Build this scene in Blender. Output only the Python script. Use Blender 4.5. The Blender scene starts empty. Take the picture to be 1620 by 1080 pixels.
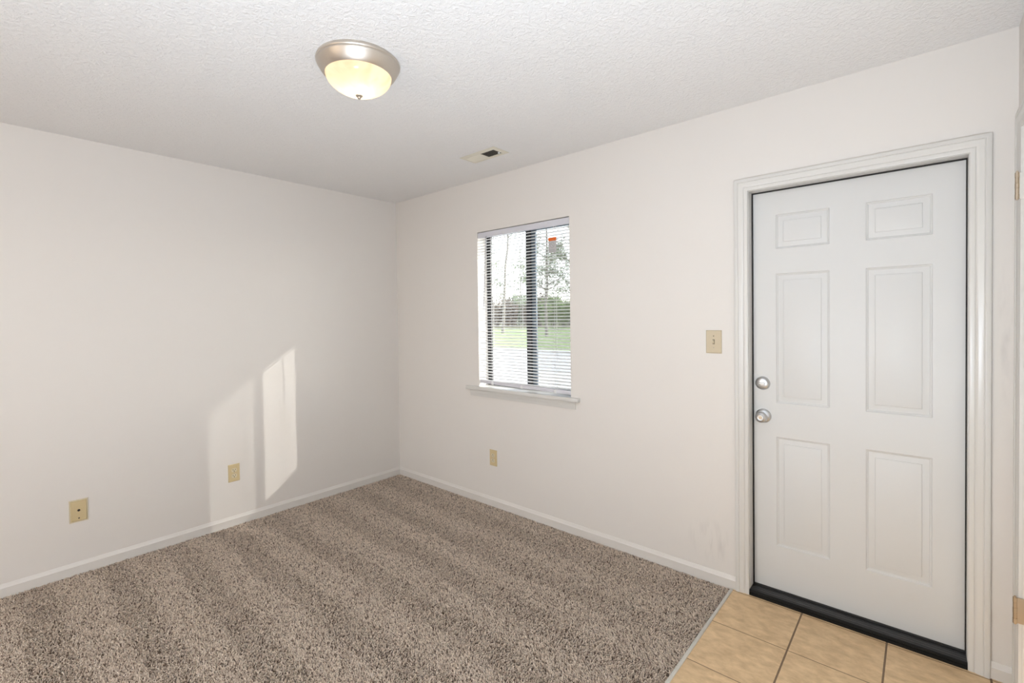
import bpy, bmesh, math, random
import numpy as np
from mathutils import Vector, Matrix

scene = bpy.context.scene
COL = scene.collection
PI = math.pi

# ------------------------------------------------------------------ camera
cam_data = bpy.data.cameras.new('camera')
cam_data.sensor_fit = 'HORIZONTAL'
cam_data.sensor_width = 36.0
cam_data.lens = 747.165 * 36.0 / 1620.0
cam_data.shift_y = (514.856 - 540.0) / 1620.0
cam_data.clip_start = 0.02
cam_data.clip_end = 400
cam = bpy.data.objects.new('camera', cam_data)
COL.objects.link(cam)
Rm = Matrix(((0.7544276, -0.0012967, 0.6563820),
             (0.6562454, 0.0219808, -0.7542273),
             (-0.0134498, 0.9997576, 0.0174339)))
cam.matrix_world = Matrix.Translation((3.58085, -2.54208, 1.40253)) @ Rm.to_4x4()
scene.camera = cam

# ------------------------------------------------------------------ colour management
vs = scene.view_settings
vs.view_transform = 'Standard'
vs.look = 'None'
vs.gamma = 1.0
vs.use_curve_mapping = False
vs.exposure = 0.0

# ------------------------------------------------------------------ sky, sun, room light
world = bpy.data.worlds.new('sky')
scene.world = world
world.use_nodes = True
wn = world.node_tree
wn.nodes.clear()
w_out = wn.nodes.new('ShaderNodeOutputWorld')
w_bg = wn.nodes.new('ShaderNodeBackground')
w_sky = wn.nodes.new('ShaderNodeTexSky')
w_sky.sky_type = 'NISHITA'
w_sky.sun_disc = False
w_sky.sun_elevation = math.radians(26)
w_sky.sun_rotation = math.radians(48)
w_sky.altitude = 0
w_sky.air_density = 1.0
w_sky.dust_density = 0.4
w_sky.ozone_density = 1.0
w_bg.inputs['Strength'].default_value = 1.0
w_hs = wn.nodes.new('ShaderNodeHueSaturation')      # thin high overcast: a paler sky
w_hs.inputs['Saturation'].default_value = 0.30
wn.links.new(w_sky.outputs[0], w_hs.inputs['Color'])
wn.links.new(w_hs.outputs[0], w_bg.inputs['Color'])
wn.links.new(w_bg.outputs[0], w_out.inputs[0])

SUN_DIR = Vector((-1.0, -0.905, -0.635)).normalized()     # direction the light travels
sun_d = bpy.data.lights.new('sun', 'SUN')
sun_d.energy = 6.2
sun_d.angle = math.radians(0.42)
sun_d.color = (1.0, 0.955, 0.88)
sun = bpy.data.objects.new('sun', sun_d)
sun.location = (12, 12, 9)
sun.rotation_euler = SUN_DIR.to_track_quat('-Z', 'Y').to_euler()
COL.objects.link(sun)


def area_light(name, loc, direction, sx, sy, power, color=(1, 1, 1), spread=180):
    d = bpy.data.lights.new(name, 'AREA')
    d.shape = 'RECTANGLE'
    d.size = sx
    d.size_y = sy
    d.energy = power
    d.color = color
    d.spread = math.radians(spread)
    o = bpy.data.objects.new(name, d)
    o.location = loc
    o.rotation_euler = Vector(direction).to_track_quat('-Z', 'Y').to_euler()
    COL.objects.link(o)
    return o


# warm fill light added, unseen, at the opening in the wall behind the camera
area_light('rear_fill_light', (1.80, -5.30, 1.10), (0, 1, 0), 1.3, 2.0, 21, (1.0, 0.75, 0.56))
# the photographer's bounce lamp, behind the camera and aimed at the ceiling
area_light('bounce_lamp', (3.40, -2.82, 0.80), (-0.12, 0.22, 1), 0.22, 0.22, 62, (0.75, 0.865, 1.0))


# ------------------------------------------------------------------ node helpers
def new_mat(name):
    m = bpy.data.materials.new(name)
    m.use_nodes = True
    nt = m.node_tree
    b = nt.nodes['Principled BSDF']
    return m, nt, b


def srgb(r, g, b):
    def f(c):
        c /= 255.0
        return c / 12.92 if c <= 0.04045 else ((c + 0.055) / 1.055) ** 2.4
    return (f(r), f(g), f(b), 1.0)


def plain(name, col, rough=0.5, metal=0.0, spec=0.5, noise=0.0, nscale=30.0, bump=0.0, bscale=200.0):
    m, nt, b = new_mat(name)
    b.inputs['Base Color'].default_value = col
    b.inputs['Roughness'].default_value = rough
    b.inputs['Metallic'].default_value = metal
    b.inputs['Specular IOR Level'].default_value = spec
    if noise or bump:
        tc = nt.nodes.new('ShaderNodeTexCoord')
    if noise:
        n = nt.nodes.new('ShaderNodeTexNoise')
        n.inputs['Scale'].default_value = nscale
        n.inputs['Detail'].default_value = 4
        nt.links.new(tc.outputs['Object'], n.inputs['Vector'])
        r = nt.nodes.new('ShaderNodeMapRange')
        r.inputs['To Min'].default_value = 1 - noise
        r.inputs['To Max'].default_value = 1 + noise
        nt.links.new(n.outputs['Fac'], r.inputs['Value'])
        mx = nt.nodes.new('ShaderNodeMix')
        mx.data_type = 'RGBA'
        mx.blend_type = 'MULTIPLY'
        mx.inputs[0].default_value = 1.0
        mx.inputs[6].default_value = col
        nt.links.new(r.outputs[0], mx.inputs[7])
        nt.links.new(mx.outputs[2], b.inputs['Base Color'])
    if bump:
        n2 = nt.nodes.new('ShaderNodeTexNoise')
        n2.inputs['Scale'].default_value = bscale
        n2.inputs['Detail'].default_value = 3
        nt.links.new(tc.outputs['Object'], n2.inputs['Vector'])
        bp = nt.nodes.new('ShaderNodeBump')
        bp.inputs['Strength'].default_value = bump
        bp.inputs['Distance'].default_value = 0.002
        nt.links.new(n2.outputs['Fac'], bp.inputs['Height'])
        nt.links.new(bp.outputs[0], b.inputs['Normal'])
    return m


def math_node(nt, op, a, b=None, c=None):
    n = nt.nodes.new('ShaderNodeMath')
    n.operation = op
    for i, v in enumerate((a, b, c)):
        if v is None:
            continue
        if isinstance(v, (int, float)):
            n.inputs[i].default_value = v
        else:
            nt.links.new(v, n.inputs[i])
    return n.outputs[0]


# ------------------------------------------------------------------ materials
WALL_COL = (0.77, 0.735, 0.695, 1)


def wall_material(name, scuff=False, sheen=0.55):
    m, nt, b = new_mat(name)
    b.inputs['Roughness'].default_value = sheen
    b.inputs['Specular IOR Level'].default_value = 0.35
    tc = nt.nodes.new('ShaderNodeTexCoord')
    n = nt.nodes.new('ShaderNodeTexNoise')
    n.inputs['Scale'].default_value = 240
    n.inputs['Detail'].default_value = 2
    nt.links.new(tc.outputs['Object'], n.inputs['Vector'])
    bp = nt.nodes.new('ShaderNodeBump')
    bp.inputs['Strength'].default_value = 0.10
    bp.inputs['Distance'].default_value = 0.001
    nt.links.new(n.outputs['Fac'], bp.inputs['Height'])
    nt.links.new(bp.outputs[0], b.inputs['Normal'])
    b.inputs['Base Color'].default_value = WALL_COL
    if scuff:
        # grey rub marks low on the wall beside the entrance door, and a few on the strip right of it
        sep = nt.nodes.new('ShaderNodeSeparateXYZ')
        nt.links.new(tc.outputs['Object'], sep.inputs[0])

        def blob(cx, cz, rx, rz):
            dx = math_node(nt, 'DIVIDE', math_node(nt, 'SUBTRACT', sep.outputs[0], cx), rx)
            dz = math_node(nt, 'DIVIDE', math_node(nt, 'SUBTRACT', sep.outputs[2], cz), rz)
            d = math_node(nt, 'ADD', math_node(nt, 'MULTIPLY', dx, dx), math_node(nt, 'MULTIPLY', dz, dz))
            return math_node(nt, 'MAXIMUM', math_node(nt, 'SUBTRACT', 1.0, d), 0.0)
        mp = nt.nodes.new('ShaderNodeMapping')
        mp.inputs['Rotation'].default_value = (0, math.radians(38), 0)
        mp.inputs['Scale'].default_value = (34, 34, 7)
        nt.links.new(tc.outputs['Object'], mp.inputs[0])
        st = nt.nodes.new('ShaderNodeTexNoise')
        st.inputs['Scale'].default_value = 1.0
        st.inputs['Detail'].default_value = 5
        nt.links.new(mp.outputs[0], st.inputs['Vector'])
        k = math_node(nt, 'MULTIPLY', math_node(nt, 'MAXIMUM', math_node(nt, 'SUBTRACT', st.outputs['Fac'], 0.47), 0.0), 5.0)
        m1 = math_node(nt, 'MULTIPLY', blob(2.73, 0.21, 0.12, 0.13), k)
        m2 = math_node(nt, 'MULTIPLY', blob(3.815, 1.30, 0.03, 0.30), k)
        mm = math_node(nt, 'MINIMUM', math_node(nt, 'ADD', m1, math_node(nt, 'MULTIPLY', m2, 0.9)), 1.0)
        mx = nt.nodes.new('ShaderNodeMix')
        mx.data_type = 'RGBA'
        nt.links.new(math_node(nt, 'MULTIPLY', mm, 0.20), mx.inputs[0])
        mx.inputs[6].default_value = WALL_COL
        mx.inputs[7].default_value = (0.30, 0.28, 0.27, 1)
        nt.links.new(mx.outputs[2], b.inputs['Base Color'])
    return m


M_wall = wall_material('wall_paint')
M_wall_b = wall_material('wall_paint_scuffed', scuff=True)


def ceiling_material():
    m, nt, b = new_mat('textured_ceiling_paint')
    b.inputs['Base Color'].default_value = (0.86, 0.85, 0.84, 1)
    b.inputs['Roughness'].default_value = 0.6
    b.inputs['Specular IOR Level'].default_value = 0.3
    tc = nt.nodes.new('ShaderNodeTexCoord')
    n = nt.nodes.new('ShaderNodeTexNoise')
    n.inputs['Scale'].default_value = 62
    n.inputs['Detail'].default_value = 3
    n.inputs['Roughness'].default_value = 0.55
    n.inputs['Distortion'].default_value = 0.8
    nt.links.new(tc.outputs['Object'], n.inputs['Vector'])
    r = nt.nodes.new('ShaderNodeMapRange')
    r.inputs['From Min'].default_value = 0.40
    r.inputs['From Max'].default_value = 0.68
    nt.links.new(n.outputs['Fac'], r.inputs['Value'])
    bp = nt.nodes.new('ShaderNodeBump')
    bp.inputs['Strength'].default_value = 0.55
    bp.inputs['Distance'].default_value = 0.004
    nt.links.new(r.outputs[0], bp.inputs['Height'])
    nt.links.new(bp.outputs[0], b.inputs['Normal'])
    return m


M_ceil = ceiling_material()
M_trim = plain('semi_gloss_trim_paint', (0.68, 0.665, 0.635, 1), 0.28, bump=0.05, bscale=60)
M_base = plain('baseboard_paint', (0.75, 0.72, 0.68, 1), 0.38)
M_door = plain('door_paint', (0.675, 0.675, 0.665, 1), 0.42, bump=0.04, bscale=90)
M_nickel = plain('brushed_nickel', (0.60, 0.55, 0.49, 1), 0.42, 1.0)
M_chrome = plain('satin_chrome', (0.60, 0.61, 0.625, 1), 0.30, 1.0)
M_hinge = plain('aged_brass_nickel', (0.50, 0.42, 0.33, 1), 0.32, 1.0)
M_black = plain('black_aluminium_sill', (0.022, 0.022, 0.023, 1), 0.40, 0.0, noise=0.5, nscale=60)
M_nose = plain('black_sill_nosing', (0.004, 0.004, 0.004, 1), 0.55, spec=0.25)  # darker than the sill plate, sets the front off from the top
M_rubber = plain('black_weatherstrip', (0.012, 0.011, 0.011, 1), 0.7)
M_almond = plain('almond_plastic', (0.62, 0.50, 0.29, 1), 0.35)
M_almond_l = plain('light_almond_plastic', (0.66, 0.58, 0.42, 1), 0.35)
M_ivory = plain('ivory_plastic', (0.56, 0.475, 0.335, 1), 0.32)
M_ivory_d = plain('brown_recess', (0.16, 0.125, 0.085, 1), 0.5)
M_slot = plain('dark_slot', (0.015, 0.012, 0.01, 1), 0.8)
M_screw = plain('screw_metal', (0.45, 0.40, 0.33, 1), 0.35, 0.9)
M_vent = plain('cream_enamel', (0.76, 0.72, 0.61, 1), 0.42)
M_ductshade = plain('duct_shade', (0.045, 0.038, 0.032, 1), 0.8)  # dark sheet colour stands for the shade inside the duct
M_strip = plain('grey_white_vinyl_strip', (0.60, 0.58, 0.53, 1), 0.5, noise=0.12, nscale=40)
M_alu = plain('dark_bronze_window_frame', (0.022, 0.022, 0.024, 1), 0.35, 0.3)
M_alu_sky = plain('bronze_sash_sky_tint', (0.13, 0.165, 0.20, 1), 0.30, 0.4)  # bronze with the sky's reflection put into its base colour
M_head = plain('blind_headrail_enamel', (0.66, 0.655, 0.70, 1), 0.4)
M_slat = plain('blind_slat_enamel', (0.80, 0.80, 0.80, 1), 0.38)
M_cord = plain('white_cord', (0.82, 0.82, 0.82, 1), 0.7)
M_wand = plain('grey_clear_wand', (0.42, 0.41, 0.42, 1), 0.2)
M_orange = plain('orange_label', (0.75, 0.14, 0.015, 1), 0.5)
M_label = plain('pale_grey_label', (0.50, 0.49, 0.49, 1), 0.5)
M_ink = plain('grey_label_ink', (0.30, 0.29, 0.30, 1), 0.5)
M_sub = plain('subfloor', (0.16, 0.13, 0.11, 1), 0.9)
M_ext = plain('exterior_siding', (0.55, 0.52, 0.47, 1), 0.7)


def tile_material():
    m, nt, b = new_mat('beige_ceramic_tile')
    tc = nt.nodes.new('ShaderNodeTexCoord')
    sep = nt.nodes.new('ShaderNodeSeparateXYZ')
    nt.links.new(tc.outputs['Object'], sep.inputs[0])
    P = 0.3115
    gx = math_node(nt, 'ADD', math_node(nt, 'DIVIDE', math_node(nt, 'SUBTRACT', sep.outputs[0], 3.1555), P), 20.0)
    gy = math_node(nt, 'ADD', math_node(nt, 'DIVIDE', math_node(nt, 'SUBTRACT', sep.outputs[1], -0.3340), P), 20.0)

    def edge(g):
        fr = math_node(nt, 'FRACT', g)
        return math_node(nt, 'MULTIPLY', math_node(nt, 'MINIMUM', fr, math_node(nt, 'SUBTRACT', 1.0, fr)), P)
    ex, ey = edge(gx), edge(gy)
    wig = nt.nodes.new('ShaderNodeTexNoise')
    wig.inputs['Scale'].default_value = 40
    nt.links.new(tc.outputs['Object'], wig.inputs['Vector'])
    wv = math_node(nt, 'MULTIPLY', math_node(nt, 'SUBTRACT', wig.outputs['Fac'], 0.5), 0.0012)
    # the joints running away from the door are wider than the ones along it
    lx = math_node(nt, 'GREATER_THAN', math_node(nt, 'ADD', ex, wv), 0.0034)
    ly = math_node(nt, 'GREATER_THAN', math_node(nt, 'ADD', ey, wv), 0.0019)
    tile = math_node(nt, 'MULTIPLY', lx, ly)
    # marbled clouding, a different patch for each tile
    fx = math_node(nt, 'FLOOR', gx)
    fy = math_node(nt, 'FLOOR', gy)
    cb = nt.nodes.new('ShaderNodeCombineXYZ')
    nt.links.new(math_node(nt, 'MULTIPLY', fx, 3.7), cb.inputs[0])
    nt.links.new(math_node(nt, 'MULTIPLY', fy, 5.3), cb.inputs[1])
    nt.links.new(math_node(nt, 'ADD', fx, fy), cb.inputs[2])
    av = nt.nodes.new('ShaderNodeVectorMath')
    av.operation = 'ADD'
    nt.links.new(tc.outputs['Object'], av.inputs[0])
    nt.links.new(cb.outputs[0], av.inputs[1])
    mp = nt.nodes.new('ShaderNodeMapping')
    mp.inputs['Rotation'].default_value = (0, 0, math.radians(24))
    mp.inputs['Scale'].default_value = (15, 26, 15)
    nt.links.new(av.outputs[0], mp.inputs[0])
    n = nt.nodes.new('ShaderNodeTexNoise')
    n.inputs['Scale'].default_value = 1.0
    n.inputs['Detail'].default_value = 6
    n.inputs['Roughness'].default_value = 0.62
    n.inputs['Distortion'].default_value = 0.15
    nt.links.new(mp.outputs[0], n.inputs['Vector'])
    cr = nt.nodes.new('ShaderNodeValToRGB')
    cr.color_ramp.elements[0].position = 0.30
    cr.color_ramp.elements[0].color = (0.56, 0.38, 0.205, 1)
    cr.color_ramp.elements[1].position = 0.66
    cr.color_ramp.elements[1].color = (0.80, 0.585, 0.345, 1)
    nt.links.new(n.outputs['Fac'], cr.inputs[0])
    mx = nt.nodes.new('ShaderNodeMix')
    mx.data_type = 'RGBA'
    nt.links.new(tile, mx.inputs[0])
    mx.inputs[6].default_value = (0.205, 0.135, 0.085, 1)
    nt.links.new(cr.outputs[0], mx.inputs[7])
    nt.links.new(mx.outputs[2], b.inputs['Base Color'])
    nt.links.new(math_node(nt, 'SUBTRACT', 0.85, math_node(nt, 'MULTIPLY', tile, 0.42)), b.inputs['Roughness'])
    bp = nt.nodes.new('ShaderNodeBump')
    bp.inputs['Strength'].default_value = 0.5
    bp.inputs['Distance'].default_value = 0.0015
    nt.links.new(tile, bp.inputs['Height'])
    nt.links.new(bp.outputs[0], b.inputs['Normal'])
    return m


M_tile = tile_material()


def carpet_material():
    m, nt, b = new_mat('carpet_yarn')
    a = nt.nodes.new('ShaderNodeAttribute')
    a.attribute_name = 'yarn'
    nt.links.new(a.outputs['Color'], b.inputs['Base Color'])
    b.inputs['Roughness'].default_value = 0.85
    b.inputs['Specular IOR Level'].default_value = 0.15
    return m


M_carpet = carpet_material()


def glass_material():
    m = bpy.data.materials.new('window_glass')
    m.use_nodes = True
    nt = m.node_tree
    nt.nodes.clear()
    out = nt.nodes.new('ShaderNodeOutputMaterial')
    tr = nt.nodes.new('ShaderNodeBsdfTransparent')
    tr.inputs[0].default_value = (0.95, 0.97, 0.96, 1)
    gl = nt.nodes.new('ShaderNodeBsdfGlossy')
    gl.inputs['Roughness'].default_value = 0.01
    lw = nt.nodes.new('ShaderNodeLayerWeight')
    lw.inputs[0].default_value = 0.5
    sch = math_node(nt, 'ADD', 0.07, math_node(nt, 'MULTIPLY', math_node(nt, 'POWER', lw.outputs['Facing'], 5.0), 0.90))
    mx = nt.nodes.new('ShaderNodeMixShader')
    nt.links.new(sch, mx.inputs[0])
    nt.links.new(tr.outputs[0], mx.inputs[1])
    nt.links.new(gl.outputs[0], mx.inputs[2])
    nt.links.new(mx.outputs[0], out.inputs[0])
    return m


M_glass = glass_material()


def screen_material():
    m = bpy.data.materials.new('insect_screen_mesh')
    m.use_nodes = True
    nt = m.node_tree
    nt.nodes.clear()
    out = nt.nodes.new('ShaderNodeOutputMaterial')
    tr = nt.nodes.new('ShaderNodeBsdfTransparent')
    df = nt.nodes.new('ShaderNodeBsdfDiffuse')
    df.inputs[0].default_value = (0.10, 0.10, 0.10, 1)
    mx = nt.nodes.new('ShaderNodeMixShader')
    mx.inputs[0].default_value = 0.50
    nt.links.new(tr.outputs[0], mx.inputs[1])
    nt.links.new(df.outputs[0], mx.inputs[2])
    nt.links.new(mx.outputs[0], out.inputs[0])
    return m


M_screen = screen_material()


def dome_material():
    m = bpy.data.materials.new('alabaster_glass')
    m.use_nodes = True
    nt = m.node_tree
    nt.nodes.clear()
    out = nt.nodes.new('ShaderNodeOutputMaterial')
    tc = nt.nodes.new('ShaderNodeTexCoord')
    n = nt.nodes.new('ShaderNodeTexNoise')
    n.inputs['Scale'].default_value = 11
    n.inputs['Detail'].default_value = 3
    n.inputs['Distortion'].default_value = 1.2
    nt.links.new(tc.outputs['Object'], n.inputs['Vector'])
    cr = nt.nodes.new('ShaderNodeValToRGB')
    cr.color_ramp.elements[0].position = 0.35
    cr.color_ramp.elements[0].color = (0.62, 0.475, 0.34, 1)
    cr.color_ramp.elements[1].position = 0.6
    cr.color_ramp.elements[1].color = (0.66, 0.545, 0.42, 1)
    nt.links.new(n.outputs['Fac'], cr.inputs[0])
    tl = nt.nodes.new('ShaderNodeBsdfTranslucent')
    nt.links.new(cr.outputs[0], tl.inputs[0])
    gl = nt.nodes.new('ShaderNodeBsdfGlossy')
    gl.inputs['Roughness'].default_value = 0.15
    mx = nt.nodes.new('ShaderNodeMixShader')
    mx.inputs[0].default_value = 0.05
    nt.links.new(tl.outputs[0], mx.inputs[1])
    nt.links.new(gl.outputs[0], mx.inputs[2])
    em = nt.nodes.new('ShaderNodeEmission')
    em.inputs['Strength'].default_value = 0.40
    nt.links.new(cr.outputs[0], em.inputs[0])
    ad = nt.nodes.new('ShaderNodeAddShader')
    nt.links.new(mx.outputs[0], ad.inputs[0])
    nt.links.new(em.outputs[0], ad.inputs[1])
    nt.links.new(ad.outputs[0], out.inputs[0])
    return m


M_dome = dome_material()
M_grass = plain('spring_lawn', (0.22, 0.29, 0.12, 1), 0.9, noise=0.5, nscale=0.7)
M_ground = plain('bare_ground', (0.20, 0.19, 0.12, 1), 0.95, noise=0.4, nscale=0.5)
M_road = plain('pale_asphalt', (0.50, 0.50, 0.50, 1), 0.9, noise=0.15, nscale=2)
M_kerb = plain('concrete', (0.62, 0.61, 0.58, 1), 0.85, noise=0.1, nscale=4)
M_bark = plain('bark', (0.20, 0.18, 0.165, 1), 0.9, noise=0.4, nscale=6)
M_leaf = plain('spring_leaf', (0.22, 0.30, 0.12, 1), 0.7, noise=0.4, nscale=1.5)
M_leaf2 = plain('dull_leaf', (0.22, 0.25, 0.18, 1), 0.7, noise=0.4, nscale=1.5)
M_brush = plain('brown_brush_twigs', (0.20, 0.165, 0.14, 1), 0.9, noise=0.5, nscale=1.2)


# ------------------------------------------------------------------ mesh helpers
def link(name, bm, mat, parent=None, smooth=False, loc=None):
    me = bpy.data.meshes.new(name)
    bmesh.ops.recalc_face_normals(bm, faces=bm.faces[:])
    bm.to_mesh(me)
    bm.free()
    if mat is not None:
        for mm in (mat if isinstance(mat, (list, tuple)) else [mat]):
            me.materials.append(mm)
    if smooth:
        for p in me.polygons:
            p.use_smooth = True
        try:
            me.set_sharp_from_angle(angle=math.radians(smooth if smooth is not True else 35))
        except Exception:
            pass
    o = bpy.data.objects.new(name, me)
    COL.objects.link(o)
    if parent is not None:
        o.parent = parent
        pl = Vector((0, 0, 0))
        p = parent
        while p is not None:
            pl += p.location
            p = p.parent
        me.transform(Matrix.Translation(-pl))
    elif loc is not None:
        me.transform(Matrix.Translation(-Vector(loc)))
        o.location = loc
    return o


def thing(name, label, cat, loc, group=None):
    o = bpy.data.objects.new(name, None)
    o.empty_display_size = 0.05
    COL.objects.link(o)
    o.location = loc
    tag(o, label, cat, group)
    return o


def tag(o, label=None, cat=None, group=None, kind=None):
    if label:
        o['label'] = label
    if cat:
        o['category'] = cat
    if group:
        o['group'] = group
    if kind:
        o['kind'] = kind
    return o


def struct(name, bm, mat, smooth=False, label=None, cat=None):
    o = link(name, bm, mat, None, smooth)
    o['kind'] = 'structure'
    tag(o, label, cat)
    return o


def box(bm, x0, x1, y0, y1, z0, z1, bevel=0.0, seg=1):
    vs_ = [bm.verts.new((x, y, z)) for x in (x0, x1) for y in (y0, y1) for z in (z0, z1)]
    idx = ((0, 1, 3, 2), (4, 6, 7, 5), (0, 4, 5, 1), (2, 3, 7, 6), (0, 2, 6, 4), (1, 5, 7, 3))
    fs = [bm.faces.new([vs_[i] for i in f]) for f in idx]
    if bevel > 0:
        es = list({e for f in fs for e in f.edges})
        bmesh.ops.bevel(bm, geom=es, offset=bevel, segments=seg, profile=0.6, affect='EDGES')


def cyl(bm, p0, p1, r0, r1=None, n=16, caps=True):
    r1 = r0 if r1 is None else r1
    p0, p1 = Vector(p0), Vector(p1)
    d = (p1 - p0).normalized()
    a = d.orthogonal().normalized()
    b = d.cross(a)
    A = [bm.verts.new(p0 + (a * math.cos(t) + b * math.sin(t)) * r0) for t in [2 * PI * i / n for i in range(n)]]
    B = [bm.verts.new(p1 + (a * math.cos(t) + b * math.sin(t)) * r1) for t in [2 * PI * i / n for i in range(n)]]
    for i in range(n):
        j = (i + 1) % n
        bm.faces.new((A[i], A[j], B[j], B[i]))
    if caps:
        bm.faces.new(A[::-1])
        bm.faces.new(B)


def lathe(bm, prof, origin, axis='z', n=64, sx=1.0, close=True):
    """prof: list of (radius, offset along axis)."""
    o = Vector(origin)
    rings = []
    for r, h in prof:
        if r < 1e-6:
            rings.append([bm.verts.new(o + axvec(axis, 0, 0, h))])
        else:
            rings.append([bm.verts.new(o + axvec(axis, r * math.cos(2 * PI * i / n), r * math.sin(2 * PI * i / n), h)) for i in range(n)])
    for a, b in zip(rings[:-1], rings[1:]):
        if len(a) == 1 and len(b) == 1:
            continue
        for i in range(n):
            j = (i + 1) % n
            if len(a) == 1:
                bm.faces.new((a[0], b[i], b[j]))
            elif len(b) == 1:
                bm.faces.new((a[i], a[j], b[0]))
            else:
                bm.faces.new((a[i], a[j], b[j], b[i]))


def axvec(axis, u, v, h):
    return Vector((u, v, h)) if axis == 'z' else (Vector((u, h, v)) if axis == 'y' else Vector((h, u, v)))


def sweep_x(bm, prof, x0, x1, plane='back', s0=0.0, s1=0.0, y0=0.0):
    """extrude a (protrusion, height) profile along x (back wall) or y (left wall); s = mitre per unit protrusion"""
    A, B = [], []
    for d, z in prof:
        if plane == 'back':
            A.append(bm.verts.new((x0 + s0 * d, y0 - d, z)))
            B.append(bm.verts.new((x1 + s1 * d, y0 - d, z)))
        else:
            A.append(bm.verts.new((y0 + d, x0 + s0 * d, z)))
            B.append(bm.verts.new((y0 + d, x1 + s1 * d, z)))
    n = len(prof)
    for i in range(n):
        j = (i + 1) % n
        bm.faces.new((A[i], A[j], B[j], B[i]))
    bm.faces.new(A[::-1])
    bm.faces.new(B)


def casing(bm, prof, a0, a1, zt, put, zb=0.0):
    """mitred casing round an opening a0..a1 x zb..zt. prof: (outward, protrusion). put(a, d, z) -> point"""
    path = []
    for w, d in prof:
        path.append([put(a0 - w, d, zb), put(a0 - w, d, zt + w), put(a1 + w, d, zt + w), put(a1 + w, d, zb)])
    V = [[bm.verts.new(p) for p in row] for row in path]
    n = len(V)
    for i in range(n):
        j = (i + 1) % n
        for k in range(3):
            bm.faces.new((V[i][k], V[j][k], V[j][k + 1], V[i][k + 1]))
    bm.faces.new([V[i][0] for i in range(n)])
    bm.faces.new([V[i][3] for i in range(n)][::-1])


CASING = [(0.0, 0.0), (0.0, 0.0095), (0.004, 0.0115), (0.015, 0.0115), (0.018, 0.0095), (0.021, 0.0125), (0.027, 0.0145),
          (0.034, 0.0150), (0.040, 0.0165), (0.043, 0.0150), (0.045, 0.0180), (0.056, 0.0185), (0.0605, 0.0165), (0.0620, 0.012), (0.0620, 0.0)]
BASE = [(0, -0.01), (0.0115, -0.01), (0.0120, 0.040), (0.0125, 0.0435), (0.0105, 0.0465), (0.0075, 0.0500), (0.0070, 0.0525), (0.0062, 0.0535), (0.0045, 0.0600), (0.0025, 0.063), (0, 0.063)]

# ------------------------------------------------------------------ the setting
W = 3.845        # right wall
H = 2.44
YF = -5.3        # wall behind the camera
WX0, WX1, WZ0, WZ1 = 1.030, 1.866, 0.868, 2.048      # window opening
DX0, DX1, DZ1 = 2.928, 3.7135, 2.0085                # entrance door opening
T = 0.15         # thickness of the outer wall

bm = bmesh.new()
for x0, x1, z0, z1 in ((-0.12, WX0, -0.1, H + 0.1), (WX0, WX1, -0.1, WZ0 - 0.02), (WX0, WX1, WZ1, H + 0.1),
                       (WX1, DX0 - 0.012, -0.1, H + 0.1), (DX0 - 0.012, DX1 + 0.012, DZ1 + 0.012, H + 0.1), (DX1 + 0.012, W + 0.12, -0.1, H + 0.1),
                       (DX0 - 0.012, DX1 + 0.012, -0.1, -0.012)):
    box(bm, x0, x1, 0, T, z0, z1)
struct('wall_back', bm, M_wall_b)

bm = bmesh.new()
box(bm, -0.12, 0, YF - 0.1, 0, -0.1, H + 0.1)
struct('wall_left', bm, M_wall)

# right wall with a doorway next to the corner
RY0, RY1, RZ = -0.915, -0.150, 2.035
bm = bmesh.new()
box(bm, W, W + 0.11, RY1 + 0.012, 0, -0.1, H + 0.1)
box(bm, W, W + 0.11, YF - 0.1, RY0 - 0.012, -0.1, H + 0.1)
box(bm, W, W + 0.11, RY0 - 0.012, RY1 + 0.012, RZ + 0.012, H + 0.1)
struct('wall_right', bm, M_wall)

# closet shell behind that doorway
bm = bmesh.new()
box(bm, W + 0.75, W + 0.80, -1.2, 0.0, -0.1, H + 0.1)
box(bm, W + 0.11, W + 0.75, -1.2, -1.15, -0.1, H + 0.1)
struct('wall_closet', bm, M_wall)

# wall behind the camera, with an unseen opening added to let in light
bm = bmesh.new()
box(bm, 0, 1.15, YF - 0.1, YF, -0.1, H + 0.1)
box(bm, 2.45, W, YF - 0.1, YF, -0.1, H + 0.1)
box(bm, 1.15, 2.45, YF - 0.1, YF, 2.15, H + 0.1)
struct('wall_front', bm, M_wall)

bm = bmesh.new()
box(bm, -0.12, W + 0.80, YF - 0.1, T, H, H + 0.1)
struct('ceiling', bm, M_ceil)

TX = 2.852       # where the tile starts
bm = bmesh.new()
box(bm, TX, W + 0.80, YF - 0.1, 0.0, -0.08, 0.0)
struct('floor', bm, M_tile)
bm = bmesh.new()
box(bm, 0, TX - 0.004, YF - 0.1, 0.0, -0.08, -0.012)
o = struct('floor.001', bm, M_sub)

# baseboards
bm = bmesh.new()
sweep_x(bm, BASE, YF, 0.0, 'left', 0, -1)
struct('baseboard_left', bm, M_base, 40)
bm = bmesh.new()
sweep_x(bm, BASE, 0.0, 2.866, 'back', 1, 0)
struct('baseboard_back', bm, M_base, 40)
bm = bmesh.new()
sweep_x(bm, BASE, 3.776, W, 'back', 0, 0)
struct('baseboard_back.001', bm, M_base, 40)

# casing + jamb of the entrance door
bm = bmesh.new()
casing(bm, CASING, DX0 - 0.002, DX1 + 0.002, DZ1 + 0.002, lambda a, d, z: (a, -d, z), 0.0)
box(bm, DX0 - 0.012, DX0, 0.0, 0.064, 0.0, DZ1 + 0.012)
box(bm, DX1, DX1 + 0.012, 0.0, 0.064, 0.0, DZ1 + 0.012)
box(bm, DX0, DX1, 0.0, 0.064, DZ1, DZ1 + 0.012)
struct('trim_1', bm, M_trim, 30, 'white moulded casing and jamb around the closed entrance door', 'door casing')

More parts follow.
